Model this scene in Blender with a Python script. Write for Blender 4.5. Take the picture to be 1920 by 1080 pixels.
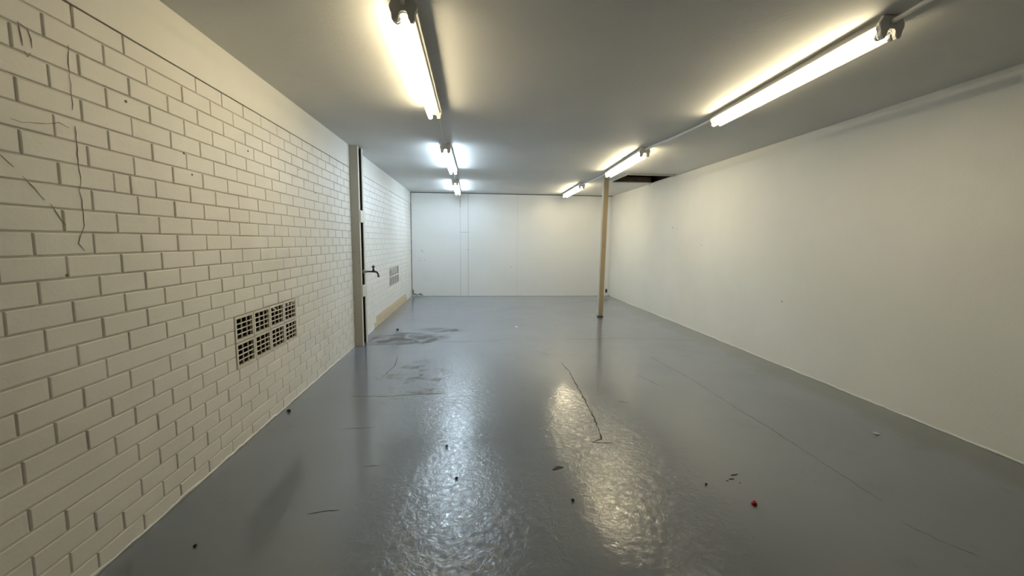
import bpy, bmesh, math, random
from mathutils import Vector, Matrix
random.seed(7)
S = bpy.context.scene
for o in list(bpy.data.objects): bpy.data.objects.remove(o)
COL = S.collection

# ------------------------------------------------------------ camera, world, exposure
f_px, yaw, pit, rol = 783.5, .09, .1115, .0102
F = Vector((math.sin(yaw)*math.cos(pit), math.cos(yaw)*math.cos(pit), -math.sin(pit)))
R0 = Vector((math.cos(yaw), -math.sin(yaw), 0)); U0 = R0.cross(F)
RR = math.cos(rol)*R0 + math.sin(rol)*U0
UU = -math.sin(rol)*R0 + math.cos(rol)*U0
cam = bpy.data.cameras.new('camera'); cam.sensor_width = 36; cam.lens = f_px*36/1920
cam.clip_start = .02; cam.clip_end = 60
co = bpy.data.objects.new('camera', cam); COL.objects.link(co)
M = Matrix((RR, UU, -F)).transposed().to_4x4(); M.translation = Vector((1.523, 0, 1.36))
co.matrix_world = M
S.camera = co
w = bpy.data.worlds.new('world'); S.world = w; w.use_nodes = True
w.node_tree.nodes['Background'].inputs[0].default_value = (.8, .85, 1, 1)
w.node_tree.nodes['Background'].inputs[1].default_value = .0
S.view_settings.view_transform = 'Standard'; S.view_settings.look = 'None'
S.view_settings.exposure = .32; S.view_settings.gamma = 1; S.view_settings.use_curve_mapping = False
WARM = (1.0, .85, .55); WARM_NEAR = (1.0, .83, .52); COOL = (.66, .83, 1.0)
TUBE = 27.0

# ------------------------------------------------------------ room measures
W, D, H, Y0 = 4.955, 10.31, 2.503, -3.0
BT = 26*.086          # top of the brickwork

# ------------------------------------------------------------ helpers
def mat(name):
    m = bpy.data.materials.new(name); m.use_nodes = True
    nt = m.node_tree; return m, nt, nt.nodes['Principled BSDF']
def N(nt, t, **kw):
    n = nt.nodes.new(t)
    for k, v in kw.items(): setattr(n, k, v)
    return n
def noise(nt, vec, scale, detail=4, rough=.55, dist=0):
    n = N(nt, 'ShaderNodeTexNoise'); n.inputs['Scale'].default_value = scale
    n.inputs['Detail'].default_value = detail; n.inputs['Roughness'].default_value = rough
    n.inputs['Distortion'].default_value = dist
    nt.links.new(vec, n.inputs['Vector']); return n.outputs['Fac']
def ramp(nt, fac, stops):
    r = N(nt, 'ShaderNodeValToRGB'); e = r.color_ramp.elements
    while len(e) < len(stops): e.new(.5)
    for i, (p, c) in enumerate(stops):
        e[i].position = p; e[i].color = (c, c, c, 1) if isinstance(c, (int, float)) else (*c, 1)
    nt.links.new(fac, r.inputs[0]); return r.outputs[0]
def mixc(nt, fac, a, b):
    n = N(nt, 'ShaderNodeMix', data_type='RGBA')
    for s, v in ((n.inputs[0], fac), (n.inputs[6], a), (n.inputs[7], b)):
        if isinstance(v, bpy.types.NodeSocket): nt.links.new(v, s)
        elif isinstance(v, tuple): s.default_value = (*v, 1)
        else: s.default_value = v
    return n.outputs[2]
def math_(nt, op, a, b=0, c=None, clamp=False):
    n = N(nt, 'ShaderNodeMath', operation=op, use_clamp=clamp)
    for s, v in zip(n.inputs, (a, b) if c is None else (a, b, c)):
        if isinstance(v, bpy.types.NodeSocket): nt.links.new(v, s)
        else: s.default_value = v
    return n.outputs[0]
def bump(nt, bsdf, h, strength, dist, prev=None):
    b = N(nt, 'ShaderNodeBump')
    if isinstance(strength, bpy.types.NodeSocket): nt.links.new(strength, b.inputs['Strength'])
    else: b.inputs['Strength'].default_value = strength
    b.inputs['Distance'].default_value = dist
    nt.links.new(h, b.inputs['Height'])
    if prev: nt.links.new(prev, b.inputs['Normal'])
    nt.links.new(b.outputs[0], bsdf.inputs['Normal']); return b.outputs[0]
def objco(nt): return N(nt, 'ShaderNodeTexCoord').outputs['Object']

def paint(name, col, rough=.55, var=.06, stain=.12, bs=.25, bscale=60, big=2.2):
    m, nt, b = mat(name); v = objco(nt)
    a = tuple(c*(1-var) for c in col)
    c1 = mixc(nt, ramp(nt, noise(nt, v, big, 3), [(.35, 0.), (.65, 1.)]), col, a)
    st = ramp(nt, noise(nt, v, 1.1, 8, .7), [(.58, 0.), (.78, stain)])
    c2 = mixc(nt, st, c1, (col[0]*.55, col[1]*.5, col[2]*.42))
    nt.links.new(c2, b.inputs['Base Color']); b.inputs['Roughness'].default_value = rough
    p = bump(nt, b, noise(nt, v, bscale, 5, .6), bs, .003)
    bump(nt, b, noise(nt, v, 4, 3), .18, .010, p)
    return m
def plain(name, col, rough=.5, metal=0, var=.1, scale=30, bs=.1):
    m, nt, b = mat(name); v = objco(nt)
    c = mixc(nt, noise(nt, v, scale, 4), tuple(x*(1-var) for x in col), tuple(min(1, x*(1+var)) for x in col))
    nt.links.new(c, b.inputs['Base Color'])
    b.inputs['Roughness'].default_value = rough; b.inputs['Metallic'].default_value = metal
    bump(nt, b, noise(nt, v, scale*3, 3), bs, .001)
    return m
def glow(name, col, k):
    m, nt, b = mat(name)
    b.inputs['Base Color'].default_value = (.85, .85, .82, 1); b.inputs['Roughness'].default_value = .3
    b.inputs['Emission Color'].default_value = (*col, 1); b.inputs['Emission Strength'].default_value = k
    # the blackened ends of the tube glow less
    tc = N(nt, 'ShaderNodeTexCoord'); s = N(nt, 'ShaderNodeSeparateXYZ'); nt.links.new(tc.outputs['Generated'], s.inputs[0])
    d = math_(nt, 'ABSOLUTE', math_(nt, 'SUBTRACT', s.outputs[1], .5))
    r = ramp(nt, d, [(.478, 1.), (.497, .25)])
    nt.links.new(math_(nt, 'MULTIPLY', r, k), b.inputs['Emission Strength'])
    return m

CREAM = (.87, .855, .80)
M_brick = paint('painted_brick', CREAM, .5, .05, .16, .35, 55)
M_mortar = paint('painted_mortar', (.74, .72, .66), .7, .1, .3, .6, 90)
M_band = paint('painted_concrete_band', (.88, .87, .81), .55, .04, .08, .3, 40)
M_render = paint('painted_render', (.86, .85, .79), .55, .04, .08, .3, 70, 1.2)
M_ceil = paint('painted_ceiling', (.70, .70, .675), .6, .05, .10, .4, 30, 1.5)
M_panel = paint('painted_panel', (.88, .885, .86), .45, .03, .08, .1, 40, 1.0)
M_tan = plain('bare_brick', (.66, .55, .37), .85, 0, .3, 14, .5)
M_dark = plain('dark_gap', (.035, .03, .025), .9)
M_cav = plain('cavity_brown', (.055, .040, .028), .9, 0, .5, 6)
M_joist = plain('raw_joist', (.13, .085, .05), .85, 0, .35, 8, .3)
M_vent = paint('vent_paint', (.78, .75, .67), .6, .1, .3, .3, 80, 9)
M_vdark = plain('vent_painted_shade', (.035, .028, .02), .95)  # near-black lining: the shade inside the vent holes is put into its colour
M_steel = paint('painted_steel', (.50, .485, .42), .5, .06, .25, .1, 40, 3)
M_steel_lit = paint('painted_steel_lit', (.70, .68, .60), .5, .05, .15, .1, 40)  # lighter copy of the steel paint: light on its side faces put into colour
M_rust = plain('rusty_steel', (.085, .05, .035), .85, .1, .5, 18, .4)
M_post = paint('cream_post', (.66, .63, .53), .5, .05, .15, .1, 40)
M_board = plain('tan_board', (.44, .33, .185), .55, 0, .16, 5, .2)
M_foot = plain('dark_foot', (.09, .075, .06), .8)
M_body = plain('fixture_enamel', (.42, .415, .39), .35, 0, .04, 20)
M_hold = plain('holder_plastic', (.80, .79, .77), .45, 0, .06, 20)
M_holdw = plain('holder_white', (.5, .48, .40), .45, 0, .06, 20)
M_cond = plain('conduit_plastic', (.86, .86, .84), .45, 0, .05, 20)
M_unlit = plain('unlit_tube', (.86, .85, .80), .25, 0, .02, 20, 0)
M_metalcap = plain('tube_cap', (.6, .6, .6), .3, .9)
M_brass = plain('dark_brass', (.055, .05, .05), .4, .7, .3, 40)
M_pipe = plain('cream_pipe', (.40, .35, .25), .6, 0, .3, 40)
M_red = plain('red_plastic', (.55, .012, .03), .3)
M_white = plain('white_flake', (.85, .85, .83), .6)
M_grit = plain('dark_grit', (.035, .032, .03), .9, 0, .3, 60)
M_crack = plain('crack_dirt', (.085, .08, .075), .95, 0, .4, 60)
M_scuff = plain('scuff', (.06, .05, .045), .9, 0, .4, 60)
M_crackw = plain('paint_crack', (.22, .19, .14), .95, 0, .3, 60)
G_warm = glow('tube_warm', WARM, TUBE*.80); G_near = glow('tube_warm_near', WARM_NEAR, TUBE*1.15); G_cool = glow('tube_cool', COOL, TUBE*1.25)

# floor: grey gloss paint over rough concrete
M_floor, nt, b = mat('grey_floor_paint'); v = objco(nt)
sx = N(nt, 'ShaderNodeSeparateXYZ'); nt.links.new(v, sx.inputs[0]); X, Y = sx.outputs[0], sx.outputs[1]
base = mixc(nt, ramp(nt, noise(nt, v, .8, 5), [(.3, 0.), (.7, 1.)]), (.175, .203, .258), (.150, .173, .220))
base = mixc(nt, ramp(nt, noise(nt, v, 2.6, 9, .72), [(.56, 0.), (.74, .35)]), base, (.10, .10, .10))
def blob(cx, cy, rx, ry):
    dx = math_(nt, 'DIVIDE', math_(nt, 'SUBTRACT', X, cx), rx); dy = math_(nt, 'DIVIDE', math_(nt, 'SUBTRACT', Y, cy), ry)
    r = math_(nt, 'ADD', math_(nt, 'MULTIPLY', dx, dx), math_(nt, 'MULTIPLY', dy, dy))
    return math_(nt, 'SUBTRACT', 1, r, clamp=True)
wn = ramp(nt, noise(nt, v, 5, 9, .72, .3), [(.40, 0.), (.62, 1.)])
wear = math_(nt, 'MAXIMUM', blob(.55, 5.82, .85, .55), math_(nt, 'MAXIMUM', blob(1.05, 6.35, .42, .3), math_(nt, 'MULTIPLY', blob(.95, 4.1, .65, 1.3), .55)))
wmf = math_(nt, 'MULTIPLY', math_(nt, 'SUBTRACT', math_(nt, 'MULTIPLY', wear, math_(nt, 'ADD', wn, .12)), .30), 3.5, clamp=True)
wm = math_(nt, 'MULTIPLY', wmf, .85)
base = mixc(nt, wm, base, mixc(nt, noise(nt, v, 28, 4, .7), (.05, .047, .042), (.17, .155, .13)))
edge = ramp(nt, math_(nt, 'ADD', math_(nt, 'DIVIDE', math_(nt, 'SUBTRACT', X, 4.2), .75), math_(nt, 'MULTIPLY', noise(nt, v, 2.5, 6), .6)), [(.75, 0.), (1.25, .55)])
base = mixc(nt, edge, base, (.115, .118, .088))
nt.links.new(base, b.inputs['Base Color'])
rg = math_(nt, 'MULTIPLY_ADD', noise(nt, v, 2.2, 2), .10, .34)
rg = math_(nt, 'MULTIPLY_ADD', wmf, .25, rg)
nt.links.new(math_(nt, 'MULTIPLY_ADD', wmf, -.9, 1.0), b.inputs['Coat Weight'])
nt.links.new(rg, b.inputs['Roughness']); b.inputs['IOR'].default_value = 1.5
b.inputs['Coat Weight'].default_value = .75; b.inputs['Coat IOR'].default_value = 1.68; b.inputs['Specular IOR Level'].default_value = .3; b.inputs['Coat Roughness'].default_value = .12
p = bump(nt, b, noise(nt, v, 9, 3, .5), .22, .004)
tex = math_(nt, 'ADD', math_(nt, 'MAXIMUM', blob(1.45, 1.9, .62, 1.0), math_(nt, 'MAXIMUM', blob(1.3, 4.0, .8, 1.6), blob(2.45, 2.5, .5, 1.3))), .12, clamp=True)
vo = noise(nt, v, 24, 5, .62, .8)
q = bump(nt, b, vo, tex, .0036, p)
nt.links.new(q, b.inputs['Coat Normal'])

def link(name, me, m, parent=None, smooth=False):
    o = bpy.data.objects.new(name, me); COL.objects.link(o)
    for x in (m if isinstance(m, (list, tuple)) else [m]): me.materials.append(x)
    if parent: o.parent = parent
    if smooth:
        for p in me.polygons: p.use_smooth = True
    return o
def obj(name, bm, m, parent=None, smooth=False):
    bmesh.ops.recalc_face_normals(bm, faces=bm.faces)
    me = bpy.data.meshes.new(name); bm.to_mesh(me); bm.free()
    return link(name, me, m, parent, smooth)
def tag(o, label, cat, group=None, kind=None):
    o['label'] = label; o['category'] = cat
    if group: o['group'] = group
    if kind: o['kind'] = kind
    return o
def thing(name, label, cat, loc=(0, 0, 0), rz=0, group=None):
    o = bpy.data.objects.new(name, None); COL.objects.link(o); o.empty_display_size = .05
    o.location = loc; o.rotation_euler = (0, 0, rz); return tag(o, label, cat, group)
def box(bm, x0, x1, y0, y1, z0, z1, mi=0, bev=0):
    vs = [bm.verts.new((x, y, z)) for x in (x0, x1) for y in (y0, y1) for z in (z0, z1)]
    fs = []
    for q in ((0, 1, 3, 2), (4, 6, 7, 5), (0, 4, 5, 1), (2, 3, 7, 6), (0, 2, 6, 4), (1, 5, 7, 3)):
        f = bm.faces.new([vs[i] for i in q]); f.material_index = mi; fs.append(f)
    if bev:
        es = list({e for f in fs for e in f.edges})
        bmesh.ops.bevel(bm, geom=es, offset=bev, segments=2, profile=.5, affect='EDGES')
def boxobj(name, dims, m, parent=None, bev=0):
    bm = bmesh.new(); box(bm, *dims, bev=bev); return obj(name, bm, m, parent)
def tube(bm, pts, r, n=12, caps=True, mi=0):
    pts = [Vector(p) for p in pts]; rs = r if isinstance(r, (list, tuple)) else [r]*len(pts)
    rings = []
    t = (pts[1]-pts[0]).normalized(); u = t.orthogonal().normalized()
    for i, p in enumerate(pts):
        t = (pts[min(i+1, len(pts)-1)]-pts[max(i-1, 0)]).normalized()
        u = (u - t*u.dot(t)).normalized(); w_ = t.cross(u)
        rings.append([bm.verts.new(p+rs[i]*(math.cos(a)*u+math.sin(a)*w_)) for a in [2*math.pi*k/n for k in range(n)]])
    for a, c in zip(rings, rings[1:]):
        for k in range(n):
            f = bm.faces.new((a[k], a[(k+1) % n], c[(k+1) % n], c[k])); f.smooth = True; f.material_index = mi
    if caps:
        bm.faces.new(rings[0][::-1]).material_index = mi; bm.faces.new(rings[-1]).material_index = mi
def prism(bm, poly, axis, a, b_, mi=0):
    """poly: 2D points; extruded along axis from a to b_"""
    def P(p, t):
        return {0: (t, p[0], p[1]), 1: (p[0], t, p[1]), 2: (p[0], p[1], t)}[axis]
    A = [bm.verts.new(P(p, a)) for p in poly]; B = [bm.verts.new(P(p, b_)) for p in poly]
    n = len(poly)
    bm.faces.new(A[::-1]).material_index = mi; bm.faces.new(B).material_index = mi
    for i in range(n): bm.faces.new((A[i], A[(i+1) % n], B[(i+1) % n], B[i])).material_index = mi
def holed(bm, axis, a, b_, u0, u1, v0, v1, holes):
    us = sorted({u0, u1, *[h[0] for h in holes], *[h[1] for h in holes]})
    vs = sorted({v0, v1, *[h[2] for h in holes], *[h[3] for h in holes]})
    for i in range(len(us)-1):
        for j in range(len(vs)-1):
            cu, cv = (us[i]+us[i+1])/2, (vs[j]+vs[j+1])/2
            if any(h[0] < cu < h[1] and h[2] < cv < h[3] for h in holes): continue
            d = {0: (a, b_, us[i], us[i+1], vs[j], vs[j+1]), 2: (us[i], us[i+1], vs[j], vs[j+1], a, b_)}[axis]
            box(bm, *d)
    bmesh.ops.remove_doubles(bm, verts=bm.verts, dist=1e-5)
    seen = {}
    for f in list(bm.faces):
        k = tuple(sorted(v.index for v in f.verts))
    bm.verts.index_update()
    dup = {}
    for f in bm.faces: dup.setdefault(frozenset(v.index for v in f.verts), []).append(f)
    kill = [f for fs in dup.values() if len(fs) > 1 for f in fs]
    if kill: bmesh.ops.delete(bm, geom=kill, context='FACES')

# ------------------------------------------------------------ floor
fl = boxobj('floor', (-.12, W+.12, Y0-.1, D+.15, -.1, 0), M_floor); fl['kind'] = 'structure'
def ribbon(name, pts, wd, m, parent, z=.0006, jit=.006, step=.03, plane='z'):
    """thin crack following a path; plane z = floor, x = left wall"""
    out = []
    for a, c in zip(pts, pts[1:]):
        n = max(1, int(math.dist(a, c)/step))
        out += [(a[0]+(c[0]-a[0])*i/n, a[1]+(c[1]-a[1])*i/n) for i in range(n)]
    out.append(pts[-1])
    out = [(p[0]+random.uniform(-jit, jit), p[1]+random.uniform(-jit, jit)) for p in out]
    bm = bmesh.new(); L = []
    for i, p in enumerate(out):
        a = out[max(0, i-1)]; c = out[min(len(out)-1, i+1)]
        d = Vector((c[0]-a[0], c[1]-a[1])); d = d.normalized() if d.length else Vector((1, 0))
        h = wd/2*random.uniform(.35, 1.2)*(0.25 if i in (0, len(out)-1) else 1)
        q = []
        for s in (-1, 1):
            x, y = p[0]-d.y*h*s, p[1]+d.x*h*s
            q.append(bm.verts.new((x, y, z) if plane == 'z' else (z, x, y)))
        L.append(q)
    for a, c in zip(L, L[1:]): bm.faces.new((a[0], a[1], c[1], c[0]))
    r = bmesh.ops.extrude_face_region(bm, geom=list(bm.faces))
    dv = Vector((0, 0, -.0004)) if plane == 'z' else Vector((-.0012, 0, 0))
    bmesh.ops.translate(bm, vec=dv, verts=[g for g in r['geom'] if isinstance(g, bmesh.types.BMVert)])
    return obj(name, bm, m, parent)
for pts, wd in (([(2.50, 4.55), (2.52, 4.2), (2.49, 3.75), (2.47, 3.3), (2.44, 2.95), (2.40, 2.70), (2.33, 2.66), (2.48, 2.64)], .012),
                ([(2.8, 5.66), (3.6, 5.66), (4.1, 5.63), (4.63, 5.5)], .009),
                ([(1.0, 5.58), (1.55, 5.6), (1.9, 5.62)], .007),
                ([(3.62, 4.75), (3.66, 4.3), (3.70, 3.9), (3.69, 3.16), (3.71, 2.81)], .004),
                ([(3.71, 2.80), (3.70, 2.3), (3.69, 1.9)], .003),
                ([(3.62, 1.75), (3.69, 1.588), (3.74, 1.5)], .004),
                ([(.45, 3.63), (.75, 3.61), (1.25, 3.66)], .010),
                ([(.12, 5.46), (.45, 5.50), (.62, 5.72), (.95, 5.85), (1.2, 6.1)], .016),
                ([(.62, 4.9), (.66, 4.5), (.60, 4.1)], .008),
                ([(2.3, 5.05), (2.42, 4.85)], .008), ([(2.43, 5.15), (2.5, 5.12)], .008),
                ([(3.2, 4.05), (3.28, 3.75)], .006), ([(2.75, 3.37), (2.84, 3.33)], .010),
                ([(.86, 2.45), (.95, 2.46)], .008), ([(.55, 2.98), (.8, 3.0)], .006), ([(.7, 2.02), (.85, 2.05)], .008),
                ([(4.0, 4.75), (4.12, 4.72)], .012), ([(4.25, 5.2), (4.37, 5.18)], .012)):
    ribbon('crack', pts, wd, M_crack, fl)
def splat(name, cx, cy, rx, ry, m, parent, h=.0012, n=14, rot=0):
    bm = bmesh.new(); P = []
    for k in range(n):
        a = 2*math.pi*k/n; r = random.uniform(.55, 1.1)
        x, y = rx*r*math.cos(a), ry*r*math.sin(a)
        P.append((cx+x*math.cos(rot)-y*math.sin(rot), cy+x*math.sin(rot)+y*math.cos(rot)))
    prism(bm, P, 2, .0002, h); return obj(name, bm, m, parent)
splat('scuff_mark', 3.052, 2.205, .030, .009, M_scuff, fl, rot=.2)
splat('scuff_mark', 3.01, 2.165, .020, .009, M_scuff, fl, rot=.2)
splat('scuff_mark', 2.975, 2.15, .008, .006, M_scuff, fl)
splat('scuff_mark', 3.035, 2.125, .006, .005, M_scuff, fl)
splat('scuff_mark', 2.02, 2.35, .05, .02, M_scuff, fl, .0008, rot=.5)

# ------------------------------------------------------------ ceiling with the hatch opening
HX0, HX1, HY0, HY1 = 4.10, W, 6.98, 7.98
bm = bmesh.new(); holed(bm, 2, H, H+.013, -.12, W+.12, Y0-.1, D+.15, [(HX0, HX1, HY0, HY1)])
ce = obj('ceiling', bm, M_ceil); ce['kind'] = 'structure'
# roof space over the hatch
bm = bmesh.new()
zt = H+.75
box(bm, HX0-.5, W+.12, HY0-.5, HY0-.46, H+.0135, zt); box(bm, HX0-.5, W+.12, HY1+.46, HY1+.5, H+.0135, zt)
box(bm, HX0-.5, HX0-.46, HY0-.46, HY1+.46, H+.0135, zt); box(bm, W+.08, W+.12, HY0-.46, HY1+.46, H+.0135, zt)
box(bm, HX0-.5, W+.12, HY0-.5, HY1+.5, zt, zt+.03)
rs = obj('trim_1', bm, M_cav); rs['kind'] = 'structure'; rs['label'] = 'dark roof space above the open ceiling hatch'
hf = thing('ceiling_hatch', 'open square ceiling hatch with white edge frame beside the right wall', 'hatch', (HX0, HY0, H))
bm = bmesh.new()
box(bm, -.075, 0, -.06, 1.0, -.014, -.0005, bev=.003); obj('side_frame', bm, M_ceil, hf)
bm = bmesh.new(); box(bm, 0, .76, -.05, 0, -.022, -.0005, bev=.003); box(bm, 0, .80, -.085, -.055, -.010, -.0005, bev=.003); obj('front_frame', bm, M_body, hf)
bm = bmesh.new(); box(bm, -.03, .001, -.05, 1.03, .0145, .11); obj('joist', bm, M_joist, hf)
bm = bmesh.new(); box(bm, .002, .82, 1.002, 1.04, .0145, .11); obj('joist', bm, M_joist, hf)
bm = bmesh.new(); box(bm, .5, .545, .0, .999, .16, .26); obj('joist', bm, M_joist, hf)
bm = bmesh.new(); tube(bm, [(.74, .85, .0), (.742, .86, -.03), (.73, .87, -.055), (.74, .875, -.075)], .0025, 6); obj('loose_wire', bm, M_grit, hf)

# ------------------------------------------------------------ left wall, brick by brick inside one mesh
VENTS = [(2.765, 'near'), (7.66, 'far')]
VZ0, VZ1 = .516, .860
VW, VH = .2305, .172
holes = [(y, y+4*VW, VZ0, VZ1) for y, _ in VENTS]
bm = bmesh.new(); holed(bm, 0, -.12, -.0075, Y0, D+.05, 0, BT-.004, holes)
wl = obj('wall_left', bm, M_mortar); wl['kind'] = 'structure'
bm = bmesh.new()
def brick(bm, y0, y1, z0, z1, mi):
    far = y0 > 5.6; g = .0026 if far else .0042; y0 += g+random.uniform(-.0008, .0008); y1 -= g; z0 += .0020 if far else .0034; z1 -= .0020 if far else .0034
    o = random.uniform(-.0012, .0008); t = random.uniform(-.0007, .0007)
    rows = []
    for ins, x in ((0, -.0095), (.0002, -.0035), (.0012, -.0012), (.0035, 0)):
        rows.append([bm.verts.new((x+o+(t if k in (0, 3) else -t)*(1 if ins else 0), yy, zz)) for k, (yy, zz) in
                     enumerate(((y0+ins, z0+ins), (y1-ins, z0+ins), (y1-ins, z1-ins), (y0+ins, z1-ins)))])
    for a, c in zip(rows, rows[1:]):
        for k in range(4):
            f = bm.faces.new((a[k], a[(k+1) % 4], c[(k+1) % 4], c[k])); f.material_index = mi
    f = bm.faces.new(rows[-1]); f.material_index = mi
BL = .2372
for r in range(26):
    z1 = BT-.086*r; z0 = z1-.086; zc = (z0+z1)/2
    ph = 1.838 if r % 2 == 0 else 1.711+.006
    js = []; y = ph-BL*25
    while y < D+.3:
        js.append(y+random.gauss(0, .004)); y += BL
    js = [j for j in js if Y0 < j < D-.02]; js = [Y0]+js+[D]
    js = [j for i, j in enumerate(js) if i in (0, len(js)-1) or random.random() > .035]
    if random.random() < .25:
        q_ = random.uniform(0, D)
        if min(abs(q_-j) for j in js) > .07: js.append(q_); js.sort()
    iv = [(a, c) for a, c in zip(js, js[1:]) if c-a > .03]
    for h in holes:
        if h[2]-.001 < zc < h[3]+.001:
            nv = []
            for a, c in iv:
                if c <= h[0] or a >= h[1]: nv.append((a, c)); continue
                if h[0]-a > .03: nv.append((a, h[0]))
                if c-h[1] > .03: nv.append((h[1], c))
            iv = nv
    for a, c in iv:
        tan = (r >= 24 and a > 6.38 and c < 9.6)
        brick(bm, a, c, z0, z1, 1 if tan else 0)
bk = obj('brickwork', bm, [M_brick, M_tan], wl)
bm = bmesh.new(); box(bm, -.12, .0005, Y0, D+.05, BT+.003, H, bev=0)
obj('concrete_band', bm, M_band, wl)
# slop of paint and mortar along the foot of the wall
bm = bmesh.new(); prev = None
y = 0.9
rowv = []
while y < 6.4:
    h = .008+.016*random.random(); rowv.append((y, h, .0015+.005*random.random())); y += random.uniform(.03, .09)
L = [[bm.verts.new((-.004, y, 0)), bm.verts.new((d, y, 0)), bm.verts.new((.0015, y, h)), bm.verts.new((-.004, y, h))] for y, h, d in rowv]
for a, c in zip(L, L[1:]):
    for k in range(3): bm.faces.new((a[k], c[k], c[k+1], a[k+1])).smooth = True
obj('foot_fillet', bm, M_brick, wl)
for pts, wd in (([(1.805, 2.079), (1.799, 2.01), (1.799, 1.91), (1.797, 1.84)], .0022), ([(1.799, 1.779), (1.798, 1.654), (1.802, 1.568)], .0025),
                ([(1.802, 1.568), (1.787, 1.538), (1.796, 1.502), (1.795, 1.451), (1.794, 1.4), (1.765, 1.337), (1.786, 1.306)], .0025),
                ([(1.527, 1.62), (1.563, 1.588)], .002), ([(1.588, 1.561), (1.654, 1.489)], .002), ([(1.672, 1.475), (1.719, 1.401)], .0025),
                ([(1.63, 2.073), (1.636, 2.001)], .003), ([(1.634, 2.073), (1.658, 2.062), (1.668, 2.032), (1.669, 2.007)], .0025),
                ([(1.639, 1.985), (1.647, 1.97), (1.661, 1.986)], .003), ([(1.572, 1.746), (1.605, 1.744), (1.667, 1.754), (1.737, 1.776), (1.776, 1.768)], .0025)):
    ribbon('crack', pts, wd, M_crackw, wl, .0016, .0022, .02, 'x')
for y, z in ((2.055, 1.952), (1.704, 1.216), (2.409, 1.801), (3.053, 1.947), (3.875, 1.96), (4.238, 1.80), (5.215, .852), (2.46, 1.70)):
    bm = bmesh.new(); tube(bm, [(-.004, y, z), (.002, y, z)], .006, 10); obj('screw_hole', bm, M_crackw, wl)

# ------------------------------------------------------------ other walls
wr = boxobj('wall_right', (W, W+.12, Y0-.1, D+.05, 0, H), M_render); wr['kind'] = 'structure'
bm = bmesh.new(); rowv = []; y = .9
while y < D-.05: rowv.append((y, .006+.014*random.random(), .003+.007*random.random())); y += random.uniform(.03, .1)
L = [[bm.verts.new((W+.002, y, 0)), bm.verts.new((W-d, y, 0)), bm.verts.new((W-.001, y, h)), bm.verts.new((W+.002, y, h))] for y, h, d in rowv]
for a, c in zip(L, L[1:]):
    for k in range(3): bm.faces.new((a[k], c[k], c[k+1], a[k+1])).smooth = True
obj('foot_fillet', bm, M_render, wr)
for y, z, r in ((7.05, 1.62, .018), (6.9, 1.60, .012), (6.1, 1.33, .01), (4.35, .72, .012)):
    bm = bmesh.new(); P = [(y+r*random.uniform(.5, 1)*math.cos(a), z+r*random.uniform(.6, 1.3)*math.sin(a)) for a in [k*.7 for k in range(9)]]
    prism(bm, P, 0, W-.0012, W+.001); obj('scuff_mark', bm, plain('faint_scuff', (.45, .42, .36), .8), wr)
wn_ = boxobj('wall_near', (-.12, W+.12, Y0-.1, Y0, 0, H), plain('near_wall_paint', (.05, .05, .05), .7)); wn_['kind'] = 'structure'
wf = boxobj('wall_far', (-.12, W+.12, D+.02, D+.15, 0, H), M_dark); wf['kind'] = 'structure'
PX = [(.012, 1.1775), (1.181, 1.369), (1.373, 2.569), (2.5715, W-.05), (W-.044, W-.002)]
for i, (a, c) in enumerate(PX):
    bm = bmesh.new()
    if i == 1:
        box(bm, a, c, D-.004, D+.02, .012, 1.563, bev=.0015); box(bm, a, c, D, D+.02, 1.567, H-.014, bev=.0015)
    else: box(bm, a, c, D, D+.02, .010, H-.016, bev=.0015)
    obj('wall_panel', bm, M_panel, wf)
bm = bmesh.new(); box(bm, .012, W-.05, D-.006, D+.001, .004, .016); obj('bottom_bead', bm, M_panel, wf)
# crumbled corner and hole near the floor
for (cx, cz, rx, rz) in ((.032, .11, .020, .06), (.06, .045, .04, .026), (.12, .035, .05, .018), (.20, .045, .045, .028), (.25, .025, .03, .012)):
    bm = bmesh.new(); P = [(cx+rx*random.uniform(.7, 1.1)*math.cos(a), cz+rz*random.uniform(.7, 1.1)*math.sin(a)) for a in [2*math.pi*k/11 for k in range(11)]]
    prism(bm, P, 1, D-.003, D+.004); obj('broken_edge', bm, plain('bare_board', (.26, .25, .20), .9), wf)
bm = bmesh.new(); prism(bm, [(4.862+.026*math.cos(a), .128+.055*math.sin(a)) for a in [2*math.pi*k/16 for k in range(16)]], 1, D-.003, D+.004); obj('hole', bm, M_dark, wf)
for px, pz in ((.25, 1.11), (.27, 1.08), (.32, .88), (.20, .875), (2.43, .72), (1.37, 1.14)):
    bm = bmesh.new(); P = [(px+.014*random.uniform(.5, 1.2)*math.cos(a), pz+.012*random.uniform(.5, 1.2)*math.sin(a)) for a in [2*math.pi*k/8 for k in range(8)]]
    prism(bm, P, 1, D-.0055, D+.001); obj('scuff_mark', bm, plain('grey_scuff', (.42, .42, .40), .8), wf)

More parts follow.
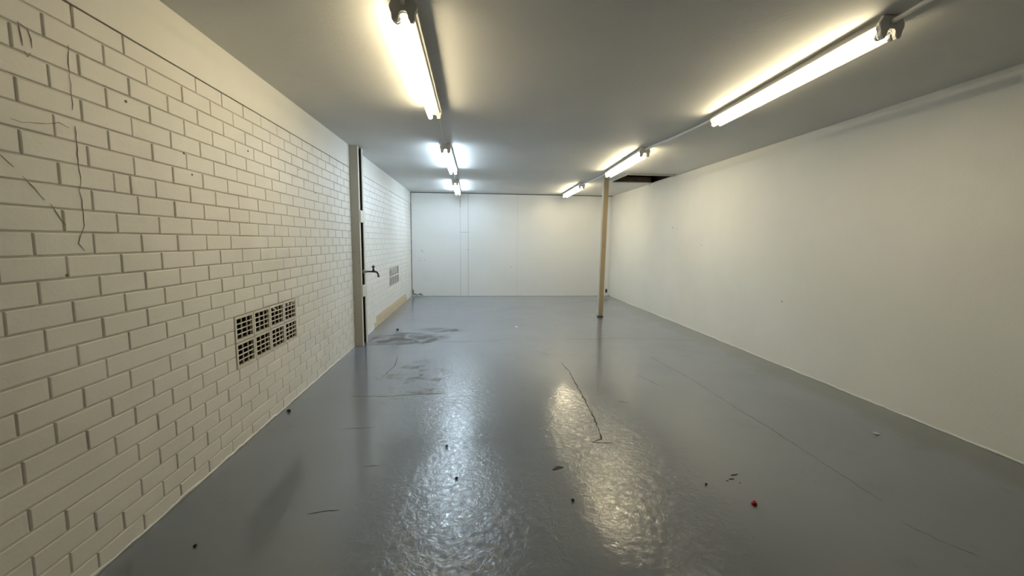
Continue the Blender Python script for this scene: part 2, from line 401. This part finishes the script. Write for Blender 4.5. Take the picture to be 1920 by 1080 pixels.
# ------------------------------------------------------------ brick air vents
def vent_parts(root, clog=False):
    w_, h_ = VW-.006, VH-.006; bx, bz = .017, .015
    bm = bmesh.new(); x0, x1 = -.016, .003
    holed(bm, 0, x0, x1, .003, .003+w_, .003, .003+h_, [(.003+bx, .003+w_-bx, .003+bz, .003+h_-bz)])
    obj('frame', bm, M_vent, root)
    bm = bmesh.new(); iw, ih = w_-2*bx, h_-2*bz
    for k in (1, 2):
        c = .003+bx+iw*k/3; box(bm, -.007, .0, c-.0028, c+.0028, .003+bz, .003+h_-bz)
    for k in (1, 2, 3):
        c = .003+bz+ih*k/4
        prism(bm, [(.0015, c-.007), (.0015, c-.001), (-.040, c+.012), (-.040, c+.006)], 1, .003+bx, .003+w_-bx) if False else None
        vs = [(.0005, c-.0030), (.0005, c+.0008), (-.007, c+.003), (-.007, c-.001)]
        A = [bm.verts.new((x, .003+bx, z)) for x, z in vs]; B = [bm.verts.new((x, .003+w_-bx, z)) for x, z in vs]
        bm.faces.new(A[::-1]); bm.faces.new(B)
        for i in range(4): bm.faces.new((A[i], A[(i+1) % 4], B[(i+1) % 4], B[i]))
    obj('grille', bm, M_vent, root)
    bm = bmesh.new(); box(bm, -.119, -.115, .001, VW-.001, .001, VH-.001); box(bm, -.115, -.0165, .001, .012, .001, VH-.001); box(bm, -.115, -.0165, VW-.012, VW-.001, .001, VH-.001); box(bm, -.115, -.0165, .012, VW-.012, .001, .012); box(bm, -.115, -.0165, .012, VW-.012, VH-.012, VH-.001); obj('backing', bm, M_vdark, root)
def clog(root, pts):
    for (y, z, r) in pts:
        bm = bmesh.new()
        m_ = Matrix.Translation((-.008, y, z)) @ Matrix.Diagonal((.6, 1.2, .8, 1))
        bmesh.ops.create_icosphere(bm, subdivisions=2, radius=r, matrix=m_)
        for v_ in bm.verts: v_.co += Vector([random.uniform(-.003, .003) for _ in range(3)])
        obj('mortar_clog', bm, M_vent, root)
row_n = {1: 'upper', 0: 'lower'}
pos_n = ['nearest the camera', 'second from the camera', 'third from the camera', 'farthest from the camera']
proto = {}
for y, g in VENTS:
    for k in range(4):
        for r in (0, 1):
            lab = ('air vent of the near group, ' if g == 'near' else 'air vent of the far group past the tap, ')+row_n[r]+' row, '+pos_n[k]
            grp = 'air vents low on the near brick wall' if g == 'near' else 'air vents low on the far brick wall'
            t = thing('air_vent', lab, 'air vent', (0, y+k*VW, VZ0+r*VH), 0, grp)
            if not proto:
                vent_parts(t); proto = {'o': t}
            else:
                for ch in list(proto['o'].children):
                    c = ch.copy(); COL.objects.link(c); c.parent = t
            if g == 'near' and r == 1 and k == 3: clog(t, [(.04, .14, .012), (.10, .142, .014), (.16, .13, .012), (.09, .12, .01), (.19, .145, .012)])
            if g == 'near' and r == 1 and k == 2: clog(t, [(.08, .142, .01), (.11, .13, .012), (.15, .142, .009)])
            if g == 'far' and r == 1 and k in (1, 2): clog(t, [(.05, .13, .02), (.10, .12, .022), (.16, .13, .02), (.07, .08, .02), (.13, .07, .018), (.18, .09, .018)])
            if g == 'far' and r == 1 and k == 0: clog(t, [(.05, .145, .016), (.12, .14, .016), (.17, .13, .018)])
# the clogged vents must not pass their clog on (children were copied from the first, clean one)

# ------------------------------------------------------------ steel column
cy0, cy1, cw = 5.395, 5.64, .100
sc = thing('steel_column', 'cream painted steel column with plated side slot against the brick wall', 'column', (0, 0, 0))
bm = bmesh.new()
box(bm, .001, cw, cy0, cy0+.010, .001, H-.001); box(bm, cw-.009, cw, cy0+.010, cy0+.052, .001, H-.001)
o = obj('channel', bm, [M_steel, M_steel_lit], sc)
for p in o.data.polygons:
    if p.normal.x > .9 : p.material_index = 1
bm = bmesh.new()
box(bm, .001, cw, cy1-.010, cy1, .001, H-.001); box(bm, cw-.009, cw, cy1-.065, cy1-.010, .001, H-.001)
obj('channel', bm, M_steel_lit, sc)
boxobj('web', (.002, .03, cy0+.011, cy1-.011, .001, H-.001), M_rust, sc)
boxobj('rusty_lining', (.03, cw-.012, cy0+.0105, cy0+.014, .001, H-.001), M_rust, sc)
boxobj('rusty_lining', (.03, cw-.012, cy1-.014, cy1-.0105, .001, H-.001), M_rust, sc)
for z0, z1 in ((1.575, 1.725), (.635, .785)):
    boxobj('batten_plate', (cw, cw+.012, cy0+.018, cy1-.02, z0, z1), M_steel_lit, sc, .002)
for x, z in ((.035, 1.205), (.080, 1.075)):
    bm = bmesh.new(); tube(bm, [(x, cy0+.001, z), (x, cy0-.003, z)], .006, 8); obj('bolt_hole', bm, M_crackw, sc)

# ------------------------------------------------------------ tap on its pipe
tz, ty = .952, 5.515
tp = thing('tap', 'dark brass garden tap sticking out from the steel column slot', 'tap', (cw, ty, tz))
bm = bmesh.new(); tube(bm, [(-.04, 0, 0), (.02, 0, 0), (.045, 0, 0)], .013, 12); tube(bm, [(-.002, 0, 0), (.008, 0, 0)], .026, 8); tube(bm, [(.028, 0, 0), (.042, 0, 0)], .020, 6); obj('pipe_elbow', bm, M_pipe, tp)
bm = bmesh.new()
tube(bm, [(.045, 0, 0), (.06, 0, 0), (.10, 0, .001), (.14, 0, .001), (.165, 0, -.006), (.180, 0, -.025), (.186, 0, -.048), (.187, 0, -.066)],
     [.011, .010, .011, .013, .012, .011, .011, .010], 12)
tube(bm, [(.187, 0, -.052), (.187, 0, -.07)], .014, 12)
tube(bm, [(.125, 0, .005), (.125, 0, .022), (.125, 0, .034)], [.017, .016, .010], 6)
obj('body', bm, M_brass, tp)
bm = bmesh.new(); tube(bm, [(.125, 0, .03), (.125, 0, .062)], .006, 8); tube(bm, [(.115, -.024, .062), (.125, 0, .066), (.135, .024, .062)], [.009, .010, .009], 8); tube(bm, [(.125, 0, .034), (.125, 0, .062), (.125, 0, .088)], [.012, .009, .005], 8); obj('handle', bm, M_brass, tp)

# ------------------------------------------------------------ post
px, py = 3.805, 7.34
po = thing('support_post', 'slim tan and cream floor-to-ceiling post beneath the right row of lights', 'post', (px, py, 0))
def lean(bm, x0, x1, y0, y1, z0, z1, dx):
    box(bm, x0, x1, y0, y1, z0, z1, bev=.003)
    for v_ in bm.verts: v_.co.x += dx*v_.co.z/H
bm = bmesh.new(); lean(bm, -.048, .036, -.01, .05, .03, H-.001, .03); obj('core', bm, M_post, po)
bm = bmesh.new(); lean(bm, -.036, .038, -.030, -.0105, .03, H-.03, .03); obj('facing_board', bm, M_board, po)
bm = bmesh.new(); box(bm, -.05, .045, -.04, .055, .0005, .03, bev=.004); obj('foot', bm, M_foot, po)

# ------------------------------------------------------------ fluorescent battens
TR, TS, TZ = .0185, .034, -.091
def holder(root, y, t, m, dir_, k=1.0):
    """M-shaped end bracket with two drooping lamp holders; y = inner face, thickness t"""
    half = [(0, -.062), (.014, -.064), (.022, -.074), (.023, -.098), (.031, -.112), (.046, -.112), (.055, -.100), (.054, -.072), (.060, -.060),
            (.066, -.052), (.066, -.038), (.052, -.022), (.046, -.002)]
    pol = [(-x, z) for x, z in half[:0:-1]] + half
    pol = [(a*k, b_ if k == 1 else max(b_, -.098)) for a, b_ in pol]
    bm = bmesh.new(); prism(bm, pol, 1, y, y+t*dir_)
    es = [e for e in bm.edges if len({round(v_.co.y, 5) for v_ in e.verts}) == 1]
    bmesh.ops.bevel(bm, geom=es, offset=.003, segments=2, affect='EDGES')
    return obj('lamp_holder', bm, m, root)
def batten(label, a, c, left, right, near_m=M_hold):
    ax, ay = a; bx, by = c; L = math.hypot(bx-ax, by-ay)
    t = thing('fluorescent_batten', label, 'ceiling light', (ax, ay, H), math.atan2(-(bx-ax), by-ay), 'fluorescent battens on the ceiling')
    bm = bmesh.new()
    prism(bm, [(-.040, -.001), (-.046, -.020), (-.061, -.040), (-.061, -.046), (-.050, -.046), (-.042, -.052), (.042, -.052), (.050, -.046), (.061, -.046), (.061, -.040), (.046, -.020), (.040, -.001)], 1, .0, L)
    bmesh.ops.bevel(bm, geom=[e for e in bm.edges], offset=.0012, segments=1, affect='EDGES')
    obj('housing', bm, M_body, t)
    bm = bmesh.new(); tube(bm, [(.015, .10, -.0515), (.015, .10, -.055)], .006, 10); obj('fixing_screw', bm, M_crackw, t)
    bm = bmesh.new(); tube(bm, [(.015, L-.10, -.0515), (.015, L-.10, -.055)], .006, 10); obj('fixing_screw', bm, M_crackw, t)
    holder(t, 0, .024, near_m, -1); holder(t, L, .016, M_holdw, 1, .9)
    for s, g in ((-1, left), (1, right)):
        if g is None: continue
        bm = bmesh.new(); tube(bm, [(0, 0, 0), (0, .03, 0), (0, L-.033, 0), (0, L-.003, 0)], TR, 20, False)
        o = obj('tube', bm, M_unlit if g == 'off' else g, t); o.location = (s*TS, .0015, TZ)
        for q0, q1 in ((.001, .018), (L-.018, L-.001)):
            bm = bmesh.new(); tube(bm, [(0, q0, 0), (0, q1, 0)], TR+.0006, 16); obj('end_cap', bm, M_metalcap, o)
    return t, L
batten('long warm fluorescent batten nearest camera in left row, only one tube fitted', (1.186, 2.17), (1.180, 3.79), G_near, None)
batten('cool bluish-white twin batten, middle of the left row of ceiling lights', (1.180, 5.17), (1.190, 6.80), G_cool, G_cool)
batten('small cool white twin batten farthest along the left row, by the end wall', (1.160, 8.12), (1.145, 9.78), G_cool, G_cool)
batten('long warm batten nearest camera in right row, left tube lit, right unlit', (3.605, 2.07), (3.678, 3.70), G_warm, 'off')
batten('warm twin batten in middle of right row, above the tan post', (3.575, 5.06), (3.665, 6.70), G_warm, G_warm)
batten('warm twin batten farthest along the right row, by the end wall', (3.610, 8.20), (3.645, 9.84), G_warm, G_warm)

def conduit(label, pts, r, z=H, clips=(), grp='surface conduits between the lights', junction=None):
    o0 = pts[0]
    t = thing('conduit', label, 'conduit', (o0[0], o0[1], H), 0, grp)
    P = [(p[0]-o0[0], p[1]-o0[1], -(r+.0008)-(p[2] if len(p) > 2 else .002)) for p in pts]
    bm = bmesh.new(); tube(bm, P, r, 12); obj('pipe', bm, M_cond, t)
    for k in clips:
        a, c = pts[0], pts[-1]; x = a[0]+(c[0]-a[0])*k-o0[0]; y = a[1]+(c[1]-a[1])*k-o0[1]
        bm = bmesh.new(); prism(bm, [(x-r-.009, -.0005), (x-r-.009, -.003), (x-r-.001, -.004), (x-r*.7, -2*r-.003), (x+r*.7, -2*r-.003), (x+r+.001, -.004), (x+r+.009, -.003), (x+r+.009, -.0005)], 1, y-.008, y+.008)
        obj('saddle_clip', bm, M_cond, t)
    if junction:
        bm = bmesh.new(); x, y = junction[0]-o0[0], junction[1]-o0[1]; box(bm, x-.016, x+.016, y-.02, y+.02, -.055, -.02, bev=.004); obj('connector', bm, M_holdw, t)
    return t
conduit('grey conduit from top right photo edge to near right batten', [(3.50, -.5), (3.54, .6), (3.585, 1.5), (3.60, 1.9, .012), (3.604, 2.044, .02)], .012, clips=(.6,))
conduit('grey conduit linking the near and middle battens of the right row', [(3.679, 3.718, .02), (3.685, 3.85, .006), (3.69, 4.05), (3.66, 4.5), (3.60, 4.9, .004), (3.577, 5.034, .018)], .012, clips=())
conduit('grey conduit linking the middle and far battens of the right row', [(3.667, 6.718, .02), (3.69, 6.9), (3.69, 7.6), (3.65, 8.0), (3.612, 8.174, .015)], .012)
conduit('short grey conduit at top photo edge above near left batten', [(1.22, -.5), (1.20, 1.2), (1.19, 2.0, .004), (1.187, 2.144, .018)], .012)
conduit('thin white cable linking the near and middle battens of the left row', [(1.182, 3.808, .03), (1.205, 3.87, .02), (1.195, 4.2, .004), (1.175, 4.8, .001), (1.181, 5.144, .016)], .0045, junction=(1.206, 3.828))
conduit('thin white cable linking the middle and far battens of the left row', [(1.190, 6.818, .03), (1.18, 7.0, .003), (1.165, 7.8, .001), (1.16, 8.094, .012)], .0055)
t = thing('wall_cable', 'short white cable end dropping from far left batten onto the end wall', 'cable', (1.172, D-.012, 2.33))
bm = bmesh.new(); tube(bm, [(0, 0, .172), (0, 0, .12), (0, 0, .09), (0, 0, .01)], [.006, .006, .012, .012], 10); obj('sleeve', bm, M_white, t)
bm = bmesh.new(); tube(bm, [(0, 0, .012), (.002, .004, -.08), (.003, .006, -.17)], .004, 8); obj('cord', bm, M_pipe, t)

# ------------------------------------------------------------ bits on the floor
def lump(name, label, cat, x, y, r, m, sq=.7, grp=None, sub=2, flat=False):
    bm = bmesh.new(); bmesh.ops.create_icosphere(bm, subdivisions=sub, radius=r)
    for v_ in bm.verts:
        v_.co *= random.uniform(.75, 1.15); v_.co.z *= sq
    zm = min(v_.co.z for v_ in bm.verts)
    for v_ in bm.verts: v_.co.z -= zm
    o = obj(name, bm, m); o.location = (x, y, .0005); o.rotation_euler.z = random.uniform(0, 3)
    return tag(o, label, cat, grp)
t = thing('plastic_cap', 'small red plastic cap lying on the grey floor, right foreground', 'cap', (2.984, 1.93, .0003), .5)
bm = bmesh.new(); tube(bm, [(0, 0, 0), (0, 0, .010), (0, 0, .016)], [.0135, .013, .010], 14)
for v_ in bm.verts: v_.co += Vector((random.uniform(-.0015, .0015), random.uniform(-.0015, .0015), 0))
obj('cap_shell', bm, M_red, t)
bm = bmesh.new(); tube(bm, [(.002, 0, .0158), (.003, .002, .021)], [.006, .004], 10); obj('nub', bm, M_red, t)
for x, y, r, lab in ((2.19, 6.53, .022, 'white scrap on the grey floor before the end wall'),
                     (4.42, 2.64, .020, 'pale flake on floor near right wall, larger of two together'),
                     (4.36, 2.60, .009, 'tiny pale flake beside larger flake near the right wall'),
                     (2.37, 1.70, .007, 'thin pale sliver on the floor at bottom centre of the photo')):
    lump('paint_flake', lab, 'flake', x, y, r, M_white if y > 3 else plain('pale_flake', (.55, .52, .45), .7), .18, 'pale flakes on the floor')
for x, y, r, lab in ((1.34, 2.66, .010, 'dark pebble beyond the cool light reflection on the floor'),
                     (1.42, 2.28, .010, 'dark pebble inside the brightest cool reflection on the floor'),
                     (2.04, 2.03, .009, 'dark pebble on floor between the cool and warm reflections'),
                     (2.83, 2.12, .007, 'tiny dark pebble left of the dark scuff and red cap'),
                     (.29, 1.83, .008, 'dark pebble in foreground nearest the left brick wall'),
                     (.06, 3.32, .016, 'dark crumb at foot of brick wall below the air vents'),
                     (.36, 6.35, .02, 'dark crumb on floor beyond the steel column')):
    lump('pebble', lab, 'pebble', x, y, r, M_grit, .7, 'dark crumbs on the floor')
